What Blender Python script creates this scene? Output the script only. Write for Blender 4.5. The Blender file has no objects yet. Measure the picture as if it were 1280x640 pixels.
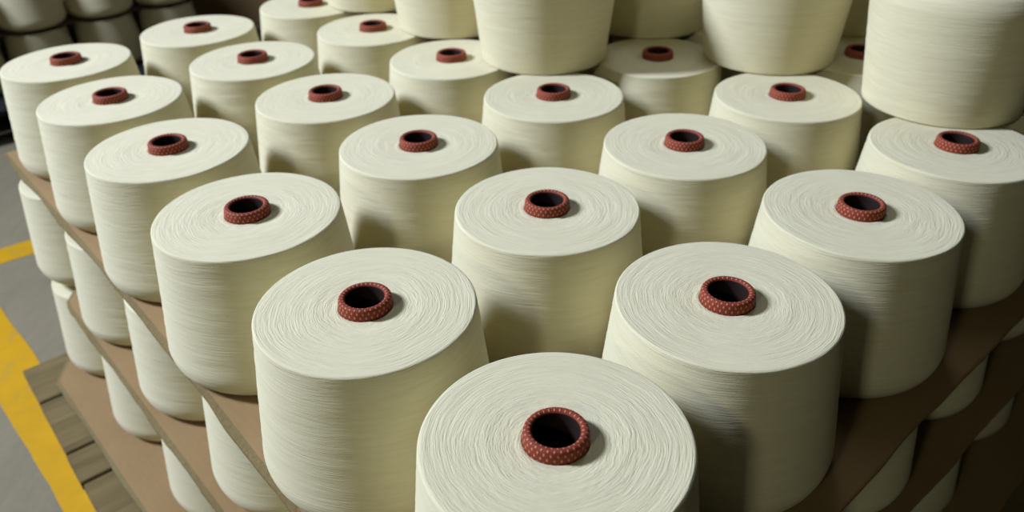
import bpy, bmesh, math, random
from mathutils import Vector, Matrix, noise
random.seed(7)
S = bpy.context.scene
COL = S.collection
PI = math.pi

# ------------------------------------------------------------------ sizes (metres)
H = 0.207          # height of the yarn package
RT = 0.120         # radius at the tip end
RB = 0.139         # radius at the base end
CORE = 0.0125      # how far the paper core stands above the yarn
SH = 0.006         # cardboard thickness
Z1 = -H                         # base of the top layer (top of the first sheet)
Z2 = Z1 - SH - CORE - H - 0.001         # base of the second layer
Z3 = Z2 - SH - CORE - H - 0.001         # base of the third layer
ZPAL = Z3 - SH - 0.0015                  # top of the pallet
PH = 0.135                      # pallet height
ZF = ZPAL - PH                  # floor

# ------------------------------------------------------------------ materials
class NT:
    def __init__(s, name):
        s.m = bpy.data.materials.new(name); s.m.use_nodes = True
        s.t = s.m.node_tree; s.b = s.t.nodes['Principled BSDF']
        s.b.inputs['Roughness'].default_value = 0.9
        s.b.inputs['Specular IOR Level'].default_value = 0.2
    def n(s, typ, **kw):
        o = s.t.nodes.new(typ)
        for k, v in kw.items(): setattr(o, k, v)
        return o
    def put(s, sock, v):
        if isinstance(v, (int, float)): sock.default_value = v
        elif isinstance(v, (tuple, list)): sock.default_value = v
        else: s.t.links.new(v, sock)
    def math(s, op, a, b=0.0, c=None):
        o = s.n('ShaderNodeMath', operation=op)
        s.put(o.inputs[0], a); s.put(o.inputs[1], b)
        if c is not None: s.put(o.inputs[2], c)
        return o.outputs[0]
    def comb(s, x, y, z):
        o = s.n('ShaderNodeCombineXYZ')
        s.put(o.inputs[0], x); s.put(o.inputs[1], y); s.put(o.inputs[2], z)
        return o.outputs[0]
    def noise(s, vec, scale=1.0, detail=3.0, rough=0.5, w=None):
        o = s.n('ShaderNodeTexNoise', noise_dimensions='4D' if w is not None else '3D')
        s.put(o.inputs['Vector'], vec); o.inputs['Scale'].default_value = scale
        o.inputs['Detail'].default_value = detail; o.inputs['Roughness'].default_value = rough
        if w is not None: s.put(o.inputs['W'], w)
        return o.outputs['Fac']
    def ramp(s, f, stops):
        o = s.n('ShaderNodeValToRGB'); s.put(o.inputs[0], f)
        e = o.color_ramp.elements
        while len(e) < len(stops): e.new(0.5)
        for k, (p, c) in enumerate(stops): e[k].position = p; e[k].color = (*c, 1)
        return o.outputs[0]
    def mix(s, f, a, b):
        o = s.n('ShaderNodeMix', data_type='RGBA')
        s.put(o.inputs[0], f)
        s.put(o.inputs[6], (*a, 1) if isinstance(a, tuple) else a)
        s.put(o.inputs[7], (*b, 1) if isinstance(b, tuple) else b)
        return o.outputs[2]
    def bump(s, h, strength, dist, prev=None):
        o = s.n('ShaderNodeBump'); o.inputs['Strength'].default_value = strength
        o.inputs['Distance'].default_value = dist; s.put(o.inputs['Height'], h)
        if prev is not None: s.put(o.inputs['Normal'], prev)
        return o.outputs[0]
    def obj_co(s):
        return s.n('ShaderNodeTexCoord').outputs['Object']

def yarn_material(name, base, dark):
    m = NT(name)
    co = m.obj_co(); sp = m.n('ShaderNodeSeparateXYZ'); m.put(sp.inputs[0], co)
    x, y, z = sp.outputs
    rnd = m.n('ShaderNodeObjectInfo').outputs['Random']
    w = m.math('MULTIPLY', rnd, 37.0)
    r = m.math('SQRT', m.math('ADD', m.math('MULTIPLY', x, x), m.math('MULTIPLY', y, y)))
    ri = m.math('DIVIDE', 1.0, m.math('MAXIMUM', r, 0.001))
    c = m.math('MULTIPLY', x, ri); sn = m.math('MULTIPLY', y, ri)
    # distance along the wound surface: grows outwards on the face, downwards on the side
    s0 = m.math('SUBTRACT', r, z)
    wob = m.noise(m.comb(m.math('MULTIPLY', c, 1.6), m.math('MULTIPLY', sn, 1.6), m.math('MULTIPLY', s0, 22.0)), 1.0, 2.0, w=w)
    s1 = m.math('ADD', s0, m.math('MULTIPLY', wob, 0.010))
    tiltA = m.math('MULTIPLY', c, 0.0035); tiltB = m.math('MULTIPLY', sn, -0.0045)
    def threads(freq, ang, tilt, det):
        v = m.comb(m.math('MULTIPLY', m.math('ADD', s1, tilt), freq), m.math('MULTIPLY', c, ang), m.math('MULTIPLY', sn, ang))
        return m.noise(v, 1.0, det, 0.55, w=w)
    a = threads(430.0, 2.6, tiltA, 2.0)
    b = threads(700.0, 5.0, tiltB, 2.0)
    d = threads(150.0, 2.0, tiltB, 2.0)
    h = m.math('ADD', m.math('ADD', m.math('MULTIPLY', a, 0.45), m.math('MULTIPLY', b, 0.40)), m.math('MULTIPLY', d, 0.30))
    side = m.math('LESS_THAN', z, -0.006)
    h = m.math('MULTIPLY', h, m.math('SUBTRACT', 1.0, m.math('MULTIPLY', side, 0.45)))
    n1 = m.bump(h, 0.75, 0.0022)
    fz = m.noise(co, 900.0, 2.0)
    n2 = m.bump(fz, 0.25, 0.0006, n1)
    m.put(m.b.inputs['Normal'], n2)
    tone = m.math('ADD', m.math('MULTIPLY', a, 0.5), m.math('MULTIPLY', d, 0.5))
    col = m.ramp(tone, [(0.36, dark), (0.60, base)])
    m.put(m.b.inputs['Base Color'], col)
    m.b.inputs['Sheen Weight'].default_value = 0.08
    m.b.inputs['Roughness'].default_value = 0.95
    m.b.inputs['Specular IOR Level'].default_value = 0.1
    return m.m

M_YARN = yarn_material('cotton_yarn', (0.63, 0.575, 0.36), (0.59, 0.53, 0.32))

def core_material():
    m = NT('printed_paper_core')
    co = m.obj_co(); sp = m.n('ShaderNodeSeparateXYZ'); m.put(sp.inputs[0], co)
    x, y, z = sp.outputs
    th = m.math('ARCTAN2', y, x)
    r = m.math('SQRT', m.math('ADD', m.math('MULTIPLY', x, x), m.math('MULTIPLY', y, y)))
    q = m.math('MULTIPLY', m.math('SUBTRACT', z, r), PI/0.0105)
    f = m.math('MULTIPLY', m.math('COSINE', m.math('MULTIPLY', th, 15.0)), m.math('COSINE', q))
    g = m.math('MULTIPLY', m.math('SINE', m.math('MULTIPLY', th, 15.0)), m.math('SINE', q))
    dots = m.math('MAXIMUM', m.math('MULTIPLY', f, f), m.math('MULTIPLY', g, g))
    k = m.ramp(dots, [(0.62, (0, 0, 0)), (0.92, (1, 1, 1))])
    outer = m.math('GREATER_THAN', r, 0.0222)
    k2 = m.math('MULTIPLY', k, outer)
    red = m.mix(m.noise(co, 160.0, 3.0), (0.165, 0.024, 0.011), (0.235, 0.040, 0.019))
    col = m.mix(k2, red, (0.42, 0.19, 0.09))
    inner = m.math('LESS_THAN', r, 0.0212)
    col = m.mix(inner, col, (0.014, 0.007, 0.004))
    m.put(m.b.inputs['Base Color'], col)
    m.put(m.b.inputs['Normal'], m.bump(k2, 0.6, 0.0008))
    m.b.inputs['Roughness'].default_value = 0.7
    return m.m
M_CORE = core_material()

def card_material(name, base, dark, edge=False):
    m = NT(name); co = m.obj_co()
    f = m.noise(co, 5.0, 4.0); g = m.noise(co, 140.0, 3.0)
    col = m.mix(m.math('ADD', m.math('MULTIPLY', f, 0.7), m.math('MULTIPLY', g, 0.3)), dark, base)
    m.put(m.b.inputs['Base Color'], col)
    if edge:
        m.put(m.b.inputs['Normal'], m.bump(m.noise(co, 160.0, 2.0), 0.5, 0.003))
    else:
        wv = m.n('ShaderNodeTexWave', wave_type='BANDS', bands_direction='DIAGONAL')
        m.put(wv.inputs['Vector'], co); wv.inputs['Scale'].default_value = 40.0
        n1 = m.bump(wv.outputs['Fac'], 0.15, 0.0006)
        m.put(m.b.inputs['Normal'], m.bump(f, 0.4, 0.02, n1))
    m.b.inputs['Roughness'].default_value = 0.8
    return m.m
M_CARD = card_material('brown_cardboard', (0.275, 0.178, 0.076), (0.215, 0.135, 0.053))
M_EDGE = card_material('cardboard_cut_edge', (0.235, 0.175, 0.070), (0.10, 0.068, 0.024), True)
M_CARD_SHADED = card_material('brown_cardboard_shaded', (0.085, 0.052, 0.024), (0.055, 0.033, 0.015))  # brown cardboard darkened: the far sheets' shade is put into the colour

def wood_material():
    m = NT('weathered_pallet_wood')
    co = m.obj_co(); mp = m.n('ShaderNodeMapping'); m.put(mp.inputs[0], co)
    mp.inputs['Scale'].default_value = (4.0, 60.0, 60.0)
    w = m.math('MULTIPLY', m.n('ShaderNodeObjectInfo').outputs['Random'], 11.0)
    f = m.noise(mp.outputs[0], 1.0, 5.0, 0.6, w=w)
    g = m.noise(co, 7.0, 3.0, w=w)
    col = m.ramp(m.math('ADD', m.math('MULTIPLY', f, 0.6), m.math('MULTIPLY', g, 0.4)),
                 [(0.30, (0.08, 0.055, 0.020)), (0.70, (0.19, 0.14, 0.055))])
    m.put(m.b.inputs['Base Color'], col)
    m.put(m.b.inputs['Normal'], m.bump(f, 0.5, 0.003))
    return m.m
M_WOOD = wood_material()

def floor_material():
    m = NT('grey_painted_concrete'); co = m.obj_co()
    f = m.noise(co, 2.5, 5.0, 0.6); g = m.noise(co, 60.0, 3.0)
    mp = m.n('ShaderNodeMapping'); m.put(mp.inputs[0], co)
    mp.inputs['Rotation'].default_value = (0, 0, 0.8); mp.inputs['Scale'].default_value = (30, 4, 1)
    s = m.noise(mp.outputs[0], 1.0, 4.0, 0.7)
    t = m.math('ADD', m.math('MULTIPLY', f, 0.45), m.math('ADD', m.math('MULTIPLY', g, 0.2), m.math('MULTIPLY', s, 0.35)))
    m.put(m.b.inputs['Base Color'], m.ramp(t, [(0.30, (0.165, 0.139, 0.083)), (0.68, (0.24, 0.203, 0.122))]))
    m.put(m.b.inputs['Normal'], m.bump(g, 0.2, 0.002))
    m.b.inputs['Roughness'].default_value = 0.75
    return m.m
M_FLOOR = floor_material()

def paint_material():
    m = NT('yellow_floor_paint'); co = m.obj_co()
    f = m.noise(co, 18.0, 5.0, 0.7)
    g = m.noise(co, 3.0, 2.0)
    t = m.math('ADD', m.math('MULTIPLY', f, 0.6), m.math('MULTIPLY', g, 0.4))
    m.put(m.b.inputs['Base Color'], m.ramp(t, [(0.32, (0.36, 0.23, 0.05)), (0.45, (0.50, 0.265, 0.002)), (0.7, (0.56, 0.30, 0.002))]))
    m.b.inputs['Roughness'].default_value = 0.65
    return m.m
M_PAINT = paint_material()

def plain(name, c1, c2, sc=3.0):
    m = NT(name); co = m.obj_co()
    m.put(m.b.inputs['Base Color'], m.mix(m.noise(co, sc, 4.0), c1, c2))
    return m.m
M_WALL = plain('dim_plaster', (0.20, 0.165, 0.11), (0.26, 0.22, 0.15))
M_TAPE = plain('brown_packing_tape', (0.30, 0.20, 0.10), (0.36, 0.25, 0.13))
M_PALLET_SHADE = plain('pallet_shade_black', (0.012, 0.012, 0.013), (0.02, 0.02, 0.02), 30)  # near-black colour stands in for the shade on and below the far pallet

# ------------------------------------------------------------------ object helpers
def link_mesh(name, me, mat=None, parent=None, loc=(0, 0, 0)):
    o = bpy.data.objects.new(name, me); COL.objects.link(o)
    if mat is not None and not me.materials: me.materials.append(mat)
    if parent is not None: o.parent = parent
    o.location = loc
    return o
def obj(name, bm, mat, parent=None, loc=(0, 0, 0), smooth=False):
    me = bpy.data.meshes.new(name); bm.normal_update(); bm.to_mesh(me); bm.free()
    if smooth:
        for p in me.polygons: p.use_smooth = True
    return link_mesh(name, me, mat, parent, loc)
def tag(o, label=None, cat=None, group=None, kind=None):
    if label: o['label'] = label
    if cat: o['category'] = cat
    if group: o['group'] = group
    if kind: o['kind'] = kind
def thing(name, loc, rotz=0.0):
    o = bpy.data.objects.new(name, None); COL.objects.link(o)
    o.location = loc; o.rotation_euler = (0, 0, rotz); o.empty_display_size = 0.05
    return o

def lathe(profile, seg, fn=None, closed=True):
    bm = bmesh.new(); rings = []
    for r, z in profile:
        ring = []
        for k in range(seg):
            a = 2*PI*k/seg
            rr, zz = fn(r, z, a) if fn else (r, z)
            ring.append(bm.verts.new((rr*math.cos(a), rr*math.sin(a), zz)))
        rings.append(ring)
    n = len(rings)
    for i in range(n if closed else n-1):
        A, B = rings[i], rings[(i+1) % n]
        for k in range(seg):
            bm.faces.new((A[k], A[(k+1) % seg], B[(k+1) % seg], B[k]))
    bmesh.ops.recalc_face_normals(bm, faces=bm.faces[:])
    return bm

# ------------------------------------------------------------------ yarn cone (origin at centre of the tip face, yarn hangs below to -H)
def yarn_mesh(seed, seg=128):
    rs = random.Random(seed); off = Vector((rs.uniform(0, 99), rs.uniform(0, 99), rs.uniform(0, 99)))
    p = [(0.0292, -0.012), (0.0292, -0.0015), (0.031, -0.0003)]
    p += [(0.031 + (RT-0.0026-0.031)*k/22, 0.0) for k in range(1, 23)]
    for k in range(1, 7):                                   # crisp top shoulder
        a = PI/2*k/6; p.append((RT-0.0026+0.0028*math.sin(a), -0.003*(1-math.cos(a))))
    zb = -H+0.034
    for k in range(1, 34):                                  # tapered side
        t = k/33; p.append((RT+0.0002+(RB-RT)*t, -0.003+(zb+0.003)*t))
    for k in range(1, 13):                                  # generously rounded base edge
        a = PI/2*k/12; p.append((RB-0.024*(1-math.cos(a)), zb-0.034*math.sin(a)))
    p += [(0.08, -H), (0.042, -H), (0.0385, -H+0.004), (0.037, -H+0.03)]
    def fn(r, z, a):
        ca, sa = math.cos(a), math.sin(a)
        f = min(1.0, max(0.0, (r-0.035)/0.05))
        low = noise.noise(Vector((ca*0.9, sa*0.9, z*9))+off)
        wind = noise.noise(Vector((ca*1.3, sa*1.3, z*170+ca*1.2))+off)
        rr = r + f*(0.0009*low + (0.00045*wind if z < -0.003 and z > -H+0.01 else 0))
        zz = z
        if z > -0.006 and r > 0.032:
            g = noise.noise(Vector((ca*1.2, sa*1.2, (r+0.002*ca)*330))+off)
            zz += 0.00045*g + 0.0006*noise.noise(Vector((ca*r*14, sa*r*14, 3))+off)
            zz -= 0.0015*max(0.0, 1-(r-0.031)/0.03)
        if z < -H+0.002: zz = max(zz, -H)
        return rr, zz
    bm = lathe(p, seg, fn, closed=False)
    return bm
def core_mesh(seg=72):
    p = []
    ro, ri = 0.0288, 0.0210
    p += [(0.0345, -H+0.0005), (0.0292, -0.006), (0.0294, 0.0012), (0.0292, 0.0058)]
    for k in range(0, 9):                                   # rolled lip
        a = PI*k/8; p.append((0.02485+0.0040*math.cos(a), 0.0085+0.0040*math.sin(a)))
    p += [(0.0206, 0.004), (0.0206, -0.02), (0.0300, -H+0.0005)]
    return lathe(p, seg)

yarn_meshes = []
for v in range(6):
    bm = yarn_mesh(11+v*5); me = bpy.data.meshes.new('yarn'); bm.to_mesh(me); bm.free()
    for f in me.polygons: f.use_smooth = True
    me.materials.append(M_YARN); yarn_meshes.append(me)
bm = core_mesh(); core_me = bpy.data.meshes.new('core_tube'); bm.to_mesh(core_me); bm.free()
for f in core_me.polygons: f.use_smooth = True
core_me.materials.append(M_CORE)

proto = None; count = 0
def yarn_cone(x, y, ztip, label, group, inverted=False, lift=0.0):
    """ztip: height of the tip face; an inverted cone is given by the height of its tip face as well"""
    global proto, count
    count += 1
    if proto is None:
        t = thing('yarn_cone', (0, 0, 0))
        link_mesh('yarn', yarn_meshes[0], None, t); link_mesh('core_tube', core_me, None, t)
        proto = t
        kids = list(t.children)
    else:
        t = proto.copy(); COL.objects.link(t); kids = []
        for ch in proto_kids:
            c = ch.copy(); COL.objects.link(c); c.parent = t; kids.append(c)
    globals()['proto_kids'] = kids if count == 1 else proto_kids
    rz = random.uniform(0, 2*PI)
    for c in kids:
        if c.name.startswith('yarn'): c.data = random.choice(yarn_meshes)
        c.location = (0, 0, 0 if inverted else H)          # origin of the thing lies at its base
    if inverted:
        t.rotation_euler = (PI, 0, rz); t.location = (x, y, ztip)
    else:
        t.rotation_euler = (0, 0, rz); t.location = (x, y, ztip-H)
    for c in kids:
        if c.name.startswith('core'): c['label'] = 'reddish brown paper core with rows of pale dots'
    tag(t, label, 'yarn cone', group)
    return t

ORD = ['first', 'second', 'third', 'fourth', 'fifth', 'sixth']
# top layer: (steps back along the left edge i, steps back along the right edge j)
P1 = {(0,0):(0.0084,0.0005),(0,1):(0.1953,0.2097),(0,2):(0.4014,0.4054),(0,3):(0.6029,0.5984),(1,0):(-0.1938,0.199),
 (1,1):(0.002,0.4191),(1,2):(0.2099,0.6138),(1,3):(0.4121,0.8092),(1,4):(0.6030,1.0163),(2,0):(-0.3879,0.4065),
 (2,1):(-0.1905,0.6201),(2,2):(0.017,0.8208),(2,3):(0.2196,1.0203),(3,0):(-0.5763,0.6152),(3,1):(-0.3797,0.8254),
 (3,2):(-0.1794,1.0257),(4,0):(-0.7638,0.8263),(4,1):(-0.5728,1.0309),(4,2):(-0.3694,1.2316),(5,0):(-0.9501,1.0361),
 (5,1):(-0.7607,1.2397),(5,2):(-0.557,1.4396)}
def grid(i, j): return (0.004-0.1935*i+0.2005*j, 0.002+0.207*i+0.2035*j)
SPECIAL = {
 (0,0): 'nearest white yarn cone, at the front corner, cut off by the bottom of the picture',
 (1,0): 'large white yarn cone in the left edge row, next to the nearest corner cone',
 (0,1): 'large white yarn cone in the right edge row, next to the nearest corner cone',
 (1,1): 'white yarn cone centred straight behind the nearest corner cone, ringed by four neighbours',
 (0,3): 'white yarn cone in right edge row, carrying the largest upturned cone on its rear rim',
 (5,0): 'white yarn cone at the far left corner, last of the top layer left edge row',
}
def relax(P, dmin=0.2805, fixed=()):
    ks = list(P); Q = {k: Vector(P[k]) for k in ks}
    for _ in range(300):
        for a in range(len(ks)):
            for b in range(a+1, len(ks)):
                d = Q[ks[b]]-Q[ks[a]]; l = d.length
                if l < dmin:
                    m = d/l*(dmin-l)*0.5
                    Q[ks[a]] -= m; Q[ks[b]] += m
    return {k: (v.x, v.y) for k, v in Q.items()}
TOP = relax({(i, j): P1.get((i, j), grid(i, j)) for i in range(6) for j in range(6)})
for i in range(6):
    for j in range(6):
        x, y = TOP[i, j]
        if (i, j) in SPECIAL: lab = SPECIAL[(i, j)]
        elif j == 0: lab = f'white yarn cone in the top layer left edge row, {ORD[i]} from the front corner'
        elif i == 0: lab = f'white yarn cone in the top layer right edge row, {ORD[j]} from the front corner'
        else: lab = f'top layer yarn cone, {ORD[j]} row from left edge, {ORD[i]} row from right edge'
        yarn_cone(x, y, 0.0, lab, 'upright yarn cones on the top layer')

# upturned cones standing tip-down in the pits of the top layer
UP = [((0.001, 1.036), 'upturned white yarn cone at top centre, base-up behind the middle red core'),
      ((0.428, 1.020), 'upturned white yarn cone standing between the top centre one and the largest one'),
      ((0.650, 0.775), 'largest upturned white yarn cone, cut off by the top right of the picture'),
      ((-0.194, 1.262), 'upturned white yarn cone immediately left of the centre upturned one'),
      ((0.225, 1.245), 'darker upturned yarn cone seen in the gap between the two front upturned ones'),
      ((-0.400, 1.470), 'small sliver of upturned yarn cone, leftmost of the upturned ones'),
      ((0.640, 1.235), 'shaded upturned yarn cone glimpsed left of the largest upturned one'),
      ((0.020, 1.475), 'upturned yarn cone in the rear row, behind the centre upturned one'),
      ((0.425, 1.475), 'upturned yarn cone in the rear row, behind the right of centre upturned one'),
      ((0.806, 1.030), 'upturned yarn cone behind the largest upturned one at the right edge')]
UPR = relax({k: p for k, (p, l) in enumerate(UP)}, 0.2815)
for k, (_p, lab) in enumerate(UP):
    x, y = UPR[k]
    yarn_cone(x, y, 0.0012, lab, 'upturned yarn cones on the tips of the top layer', inverted=True)

# second and third layers, seen below the cardboard sheets
def lower(i, j, which):
    x = 0.020 - 0.1975*i + 0.1945*j; y = 0.002 + 0.1980*i + 0.2010*j
    if which == 3: x += 0.005; y -= 0.022
    return x, y
LOW = {w_: relax({(i, j): lower(i, j, w_) for i in range(6) for j in range(6) if not (i > 1 and j > 1)}) for w_ in (2, 3)}
for which, zt in ((2, Z2+H), (3, Z3+H)):
    lname = 'second' if which == 2 else 'lowest'
    for i in range(6):
        for j in range(6):
            if i > 1 and j > 1: continue
            x, y = LOW[which][i, j]
            sheet = ''
            if (i, j) == (0, 0): lab = f'white yarn cone at the front corner of the {lname} layer'
            elif j == 0: lab = f'white yarn cone in the {lname} layer, left edge row, {ORD[i]} from the front corner'
            elif i == 0: lab = f'shaded yarn cone in the {lname} layer, right edge row, {ORD[j]} from the front corner'
            elif j == 1: lab = f'yarn cone in the {lname} layer, one row in from left edge, {ORD[i]} back'
            else: lab = f'yarn cone in the {lname} layer, one row in from right edge, {ORD[j]} back'
            yarn_cone(x, y, zt, lab, f'yarn cones on the {lname} layer')

# ------------------------------------------------------------------ cardboard sheets
def inter(t, a, b): return a + (b-a)*t
def sheet(F, L, R, ztop, label, seed, thick=SH, n=90, bend=None, mats=None):
    F, L, R = Vector((*F, 0)), Vector((*L, 0)), Vector((*R, 0)); u = L-F; v = R-F
    rs = random.Random(seed); off = Vector((rs.uniform(0, 50), rs.uniform(0, 50), 0))
    G = [0, 0.0022, 0.0045, 0.0075] + [0.0075+0.985*k/(n-6) for k in range(1, n-6)] + [0.9925, 0.9955, 0.9978, 1]
    n = len(G)-1
    bm = bmesh.new(); top = {}; bot = {}
    for a in range(n+1):
        for b in range(n+1):
            s, t = G[a], G[b]
            p = F+u*s+v*t
            e = min(s, 1-s, t, 1-t)
            jit = 0.0045*noise.noise(Vector((s*14, t*14, 0))+off) + 0.0015*noise.noise(Vector((s*70, t*70, 5))+off)
            if t == 0: p += v.normalized()*jit
            if t == 1: p -= v.normalized()*jit
            if s == 0: p += u.normalized()*jit
            if s == 1: p -= u.normalized()*jit
            if bend: p += v.normalized()*bend(s)*(1-t)
            # the overhanging rim droops very slightly
            dz = -0.0012*max(0.0, 1-e/0.008)*(0.6+0.8*noise.noise(Vector((s*9, t*9, 9))+off))
            dz = min(0.0, dz)
            top[a, b] = bm.verts.new((p.x, p.y, ztop+dz)); bot[a, b] = bm.verts.new((p.x, p.y, ztop-thick+dz))
    for a in range(n):
        for b in range(n):
            f = bm.faces.new((top[a,b], top[a+1,b], top[a+1,b+1], top[a,b+1]))
            if G[b+1] < 0.0046: f.material_index = 1
            bm.faces.new((bot[a,b], bot[a,b+1], bot[a+1,b+1], bot[a+1,b]))
    for a in range(n):
        for q in ((lambda k: (k, 0)), (lambda k: (n-k, n)), (lambda k: (0, n-k)), (lambda k: (n, k))):
            f = bm.faces.new((top[q(a)], bot[q(a)], bot[q(a+1)], top[q(a+1)])); f.material_index = 1 if q(1)[1] == 0 else 0
    bmesh.ops.recalc_face_normals(bm, faces=bm.faces[:])
    mats = mats or (M_CARD, M_EDGE)
    o = obj('cardboard_sheet', bm, mats[0]); o.data.materials.append(mats[1])
    for p in o.data.polygons: p.use_smooth = p.material_index == 0
    tag(o, label, 'cardboard sheet')
    return o
def corner(F, d, l): k = math.hypot(*d); return (F[0]+d[0]/k*l, F[1]+d[1]/k*l)
F1 = (-0.006, -0.212); L1 = (-1.168, 1.052); R1 = corner(F1, (0.72, 0.694), 1.72)
sheet(F1, L1, R1, Z1, 'uppermost brown cardboard sheet, rough edged, directly under the top layer of yarn cones', 1,
      bend=lambda s: 0.010*math.sin(PI*s)**2)
F2 = (-0.016, -0.207); sheet(F2, corner(F2, (-0.688, 0.726), 1.70), corner(F2, (0.731, 0.682), 1.72), Z2,
      'middle brown cardboard sheet, between the second and the lowest layer of yarn cones', 2, bend=lambda s: 1.2*max(0.0, s-0.825))
F3 = (0.0, -0.282); sheet(F3, corner(F3, (-0.70, 0.717), 1.72), corner(F3, (0.72, 0.69), 1.74), Z3,
      'lowest brown cardboard sheet, lying on the deck of the wooden pallet', 3, bend=lambda s: 1.1*max(0.0, s-0.90))

# ------------------------------------------------------------------ pallets
def box(bm, c, s, rot=0.0, bev=0.0):
    mt = Matrix.Translation(c) @ Matrix.Rotation(rot, 4, 'Z') @ Matrix.Diagonal((*s, 1))
    r = bmesh.ops.create_cube(bm, size=1.0, matrix=mt)
    if bev: bmesh.ops.bevel(bm, geom=list({e for v in r['verts'] for e in v.link_edges}), offset=bev, segments=2, affect='EDGES')
    return bm
def pallet(F, e, w, lenL, lenR, widths, label, mat=None):
    M_ = mat or M_WOOD
    """F front corner; e unit direction of the left side (boards are laid out along it); w unit direction the boards run in"""
    ang = math.atan2(w[1], w[0])
    t = thing('wooden_pallet', (F[0], F[1], ZF), ang)
    # local frame: +x along the boards, +y along the left side
    sgn = 1.0
    y = lenL; k = 0          # boards are laid from the far end
    while y > 0.001:
        wd = widths[k % len(widths)]
        if y-wd < 0.06: wd = y
        bm = bmesh.new(); box(bm, (0, 0, 0), (lenR, wd-0.007, 0.022), 0, 0.002)
        o = obj('deck_board', bm, M_, t, (lenR/2+random.uniform(-0.003, 0.003), y-wd/2, PH-0.011))
        y -= wd; k += 1
    for xx in (0.05, lenR/2, lenR-0.05):
        bm = bmesh.new(); box(bm, (0, 0, 0), (0.09, lenL-0.006, 0.022), 0, 0.002)
        obj('cross_board', bm, M_, t, (xx, lenL/2, PH-0.033))
        for yy in (0.07, lenL/2, lenL-0.07):
            bm = bmesh.new(); box(bm, (0, 0, 0), (0.09, 0.13, PH-0.066), 0, 0.003)
            obj('block', bm, M_, t, (xx, yy, 0.022+(PH-0.066)/2))
        bm = bmesh.new(); box(bm, (0, 0, 0), (0.09, lenL-0.006, 0.022), 0, 0.002)
        obj('bottom_board', bm, M_, t, (xx, lenL/2, 0.011))
    tag(t, label, 'pallet')
    return t
# front corner and sides of the near pallet: left side runs from (0,-0.42) to (-1.17, 0.85)
e = Vector((-0.677, 0.736)); w = Vector((0.736, 0.677))
Lc = Vector((-1.193, 0.879)); LEN = 1.765
WID = [0.152, 0.198, 0.103, 0.185, 0.150, 0.120, 0.19, 0.1, 0.17, 0.15, 0.187]
Fc = Lc - e*LEN
pallet((Fc.x, Fc.y), e, w, LEN, LEN, WID, 'weathered wooden pallet under the near stack, beside the yellow floor line')

# ------------------------------------------------------------------ stack across the aisle
RP = [(-2.1777, 2.8734), (-1.970, 3.066), (-1.768, 3.262)]
d1 = Vector((0.2045, 0.1945)); d2 = Vector((-0.1945, 0.2045))
names = ['right-hand end', 'second from the right', 'third from the right', 'fourth from the right', 'fifth from the right']
for which, zt in (('upper', Z2+H), ('lower', Z3+H)):
    for back in range(3):
        for k in range(5):
            p = Vector(RP[2-k]) if k < 3 else Vector(RP[0])-d1*(k-2)
            p = p+d2*back
            rw = ['front row', 'middle row', 'hindmost row'][back]
            yarn_cone(p.x, p.y, zt, f'dim yarn cone across the aisle, {which} layer, {rw}, {names[k]}', f'yarn cones of the stack across the aisle')
A = Vector(RP[2])
fc = A+d1*0.56-d2*0.36
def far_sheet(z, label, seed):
    sheet((fc.x, fc.y), tuple(fc-d1*5.6), tuple(fc+d2*3.7), z, label, seed, n=40, mats=(M_CARD_SHADED, M_CARD_SHADED))
far_sheet(Z2, 'shade-darkened cardboard sheet between the two layers of the stack across the aisle', 8)
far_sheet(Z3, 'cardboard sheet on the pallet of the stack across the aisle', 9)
fe = (-d1).normalized()
pf = fc-d1*5.75+(-d2)*0.1
pallet((fc.x-d1.x*5.7-d2.x*0.75, fc.y-d1.y*5.7-d2.y*0.75), d2.normalized(), d1.normalized(), 1.26, 1.62, [0.12, 0.1, 0.15], 'pallet blackened for shade under the stack across the aisle', M_PALLET_SHADE)  # brought forward, its black standing for shade on pallet and floor
ct = thing('cardboard_carton', (-1.72, 4.45, ZF), 0.25)
bm = bmesh.new(); box(bm, (0, 0, 0.45), (0.95, 0.7, 0.90), 0, 0.006); obj('carton_body', bm, M_CARD, ct)
for sx in (-1, 1):
    bm = bmesh.new(); box(bm, (0, sx*0.176, 0.903), (0.94, 0.342, 0.004), 0, 0.001); obj('flap', bm, M_CARD, ct)
bm = bmesh.new(); box(bm, (0, 0, 0.906), (0.95, 0.06, 0.001)); obj('tape', bm, M_TAPE, ct)
tag(ct, 'big dim brown cardboard carton beyond the stack across the aisle', 'carton')

# ------------------------------------------------------------------ setting
bm = bmesh.new(); box(bm, (0, 2, ZF-0.05), (13, 13, 0.1)); o = obj('floor', bm, M_FLOOR); tag(o, kind='structure')
bm = bmesh.new(); box(bm, (0, 7.0, ZF+2.0), (13, 0.2, 4.0)); o = obj('wall_back', bm, M_WALL); tag(o, kind='structure')

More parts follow.
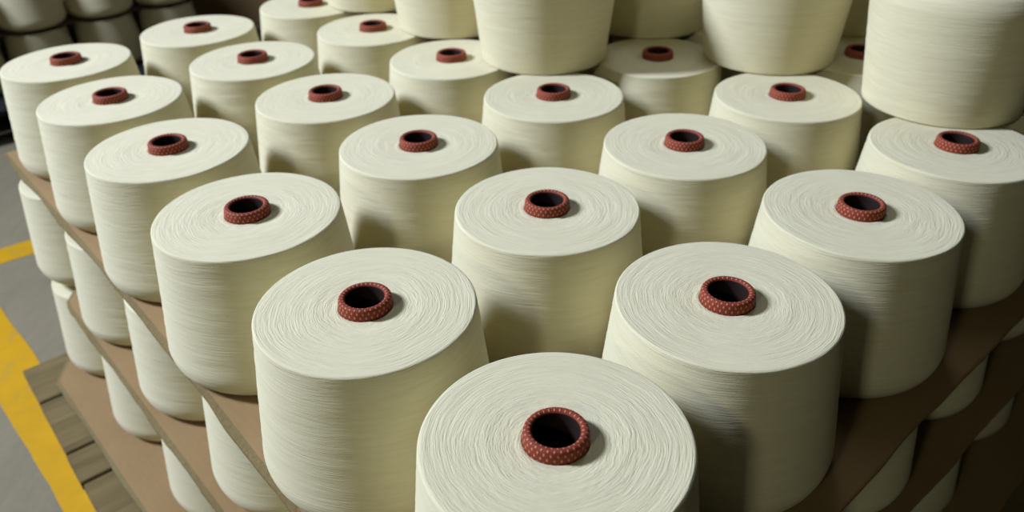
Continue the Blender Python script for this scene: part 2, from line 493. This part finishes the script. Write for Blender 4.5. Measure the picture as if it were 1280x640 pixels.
def stripe(a, b, width, label):
    a = Vector(a); b = Vector(b); d = (b-a).normalized(); nn = Vector((-d.y, d.x)); n = 60
    bm = bmesh.new(); rows = []
    for k in range(n+1):
        p = a+(b-a)*k/n; r = []
        for s in (-1, 1):
            j = 0.004*noise.noise(Vector((k*0.5, s*3, a.x)))
            q = p+nn*s*(width/2+j)
            r.append((bm.verts.new((q.x, q.y, ZF+0.0012)), bm.verts.new((q.x, q.y, ZF))))
        rows.append(r)
    for k in range(n):
        A_, B_ = rows[k], rows[k+1]
        bm.faces.new((A_[0][0], A_[1][0], B_[1][0], B_[0][0])); bm.faces.new((A_[0][1], B_[0][1], B_[1][1], A_[1][1]))
        for s in (0, 1): bm.faces.new((A_[s][0], B_[s][0], B_[s][1], A_[s][1]))
    for r in (rows[0], rows[-1]): bm.faces.new((r[0][0], r[0][1], r[1][1], r[1][0]))
    bmesh.ops.recalc_face_normals(bm, faces=bm.faces[:])
    o = obj('floor_stripe', bm, M_PAINT); tag(o, label, 'painted floor line')
stripe((-0.62, 0.308), (-2.6, 2.30-0.02), 0.118, 'broad yellow line painted on the floor along the near pallet')
stripe((-2.25, 1.115), (-0.95, 2.225), 0.100, 'yellow cross line painted on the floor, farther from the camera')

# ------------------------------------------------------------------ light
def area(name, loc, target, sx, sy, power, col):
    l = bpy.data.lights.new(name, 'AREA'); l.shape = 'RECTANGLE'; l.size = sx; l.size_y = sy; l.energy = power; l.color = col
    o = bpy.data.objects.new(name, l); COL.objects.link(o); o.location = loc
    o.rotation_euler = (Vector(target)-Vector(loc)).to_track_quat('-Z', 'Y').to_euler()
    return o
area('lamp_left', (-4.5, 0.50, 3.25), (0, 0.5, -0.2), 0.6, 1.3, 182, (0.92, 1.04, 1.38)).data.spread = math.radians(115)
area('lamp_front', (-1.5, -2.4, 1.45), (0, 0.5, -0.2), 0.3, 0.3, 2.9, (1.0, 1.02, 0.85)).data.spread = math.radians(80)
area('lamp_overhead', (0.3, 2.2, 2.8), (0.0, 1.2, 0), 0.6, 2.0, 7, (0.95, 1.03, 1.25)).data.spread = math.radians(120)
wd = bpy.data.worlds.new('hall'); S.world = wd; wd.use_nodes = True
wd.node_tree.nodes['Background'].inputs[0].default_value = (1.0, 1.03, 0.66, 1)
wd.node_tree.nodes['Background'].inputs[1].default_value = 0.010

# ------------------------------------------------------------------ camera
cd = bpy.data.cameras.new('camera'); cam = bpy.data.objects.new('camera', cd); COL.objects.link(cam); S.camera = cam
rt = Vector((0.99927289, 0.03060542, -0.02273783)); up = Vector((0.00301225, 0.53112780, 0.84728637)); fw = Vector((-0.03800825, 0.84673879, -0.53064942))
mw = Matrix((rt, up, -fw)).transposed().to_4x4(); mw.translation = Vector((-0.00272695, -0.50488786, 0.50309129)); cam.matrix_world = mw
cd.sensor_width = 36.0; cd.lens = 36.0*1006.43/1280.0; cd.clip_start = 0.02; cd.clip_end = 50
cd.dof.use_dof = True; cd.dof.focus_distance = 0.80; cd.dof.aperture_fstop = 5.0

S.view_settings.view_transform = 'Standard'; S.view_settings.look = 'None'
S.view_settings.gamma = 1.0; S.view_settings.use_curve_mapping = False; S.view_settings.exposure = 0.0
S.cycles.diffuse_bounces = 8; S.cycles.max_bounces = 12
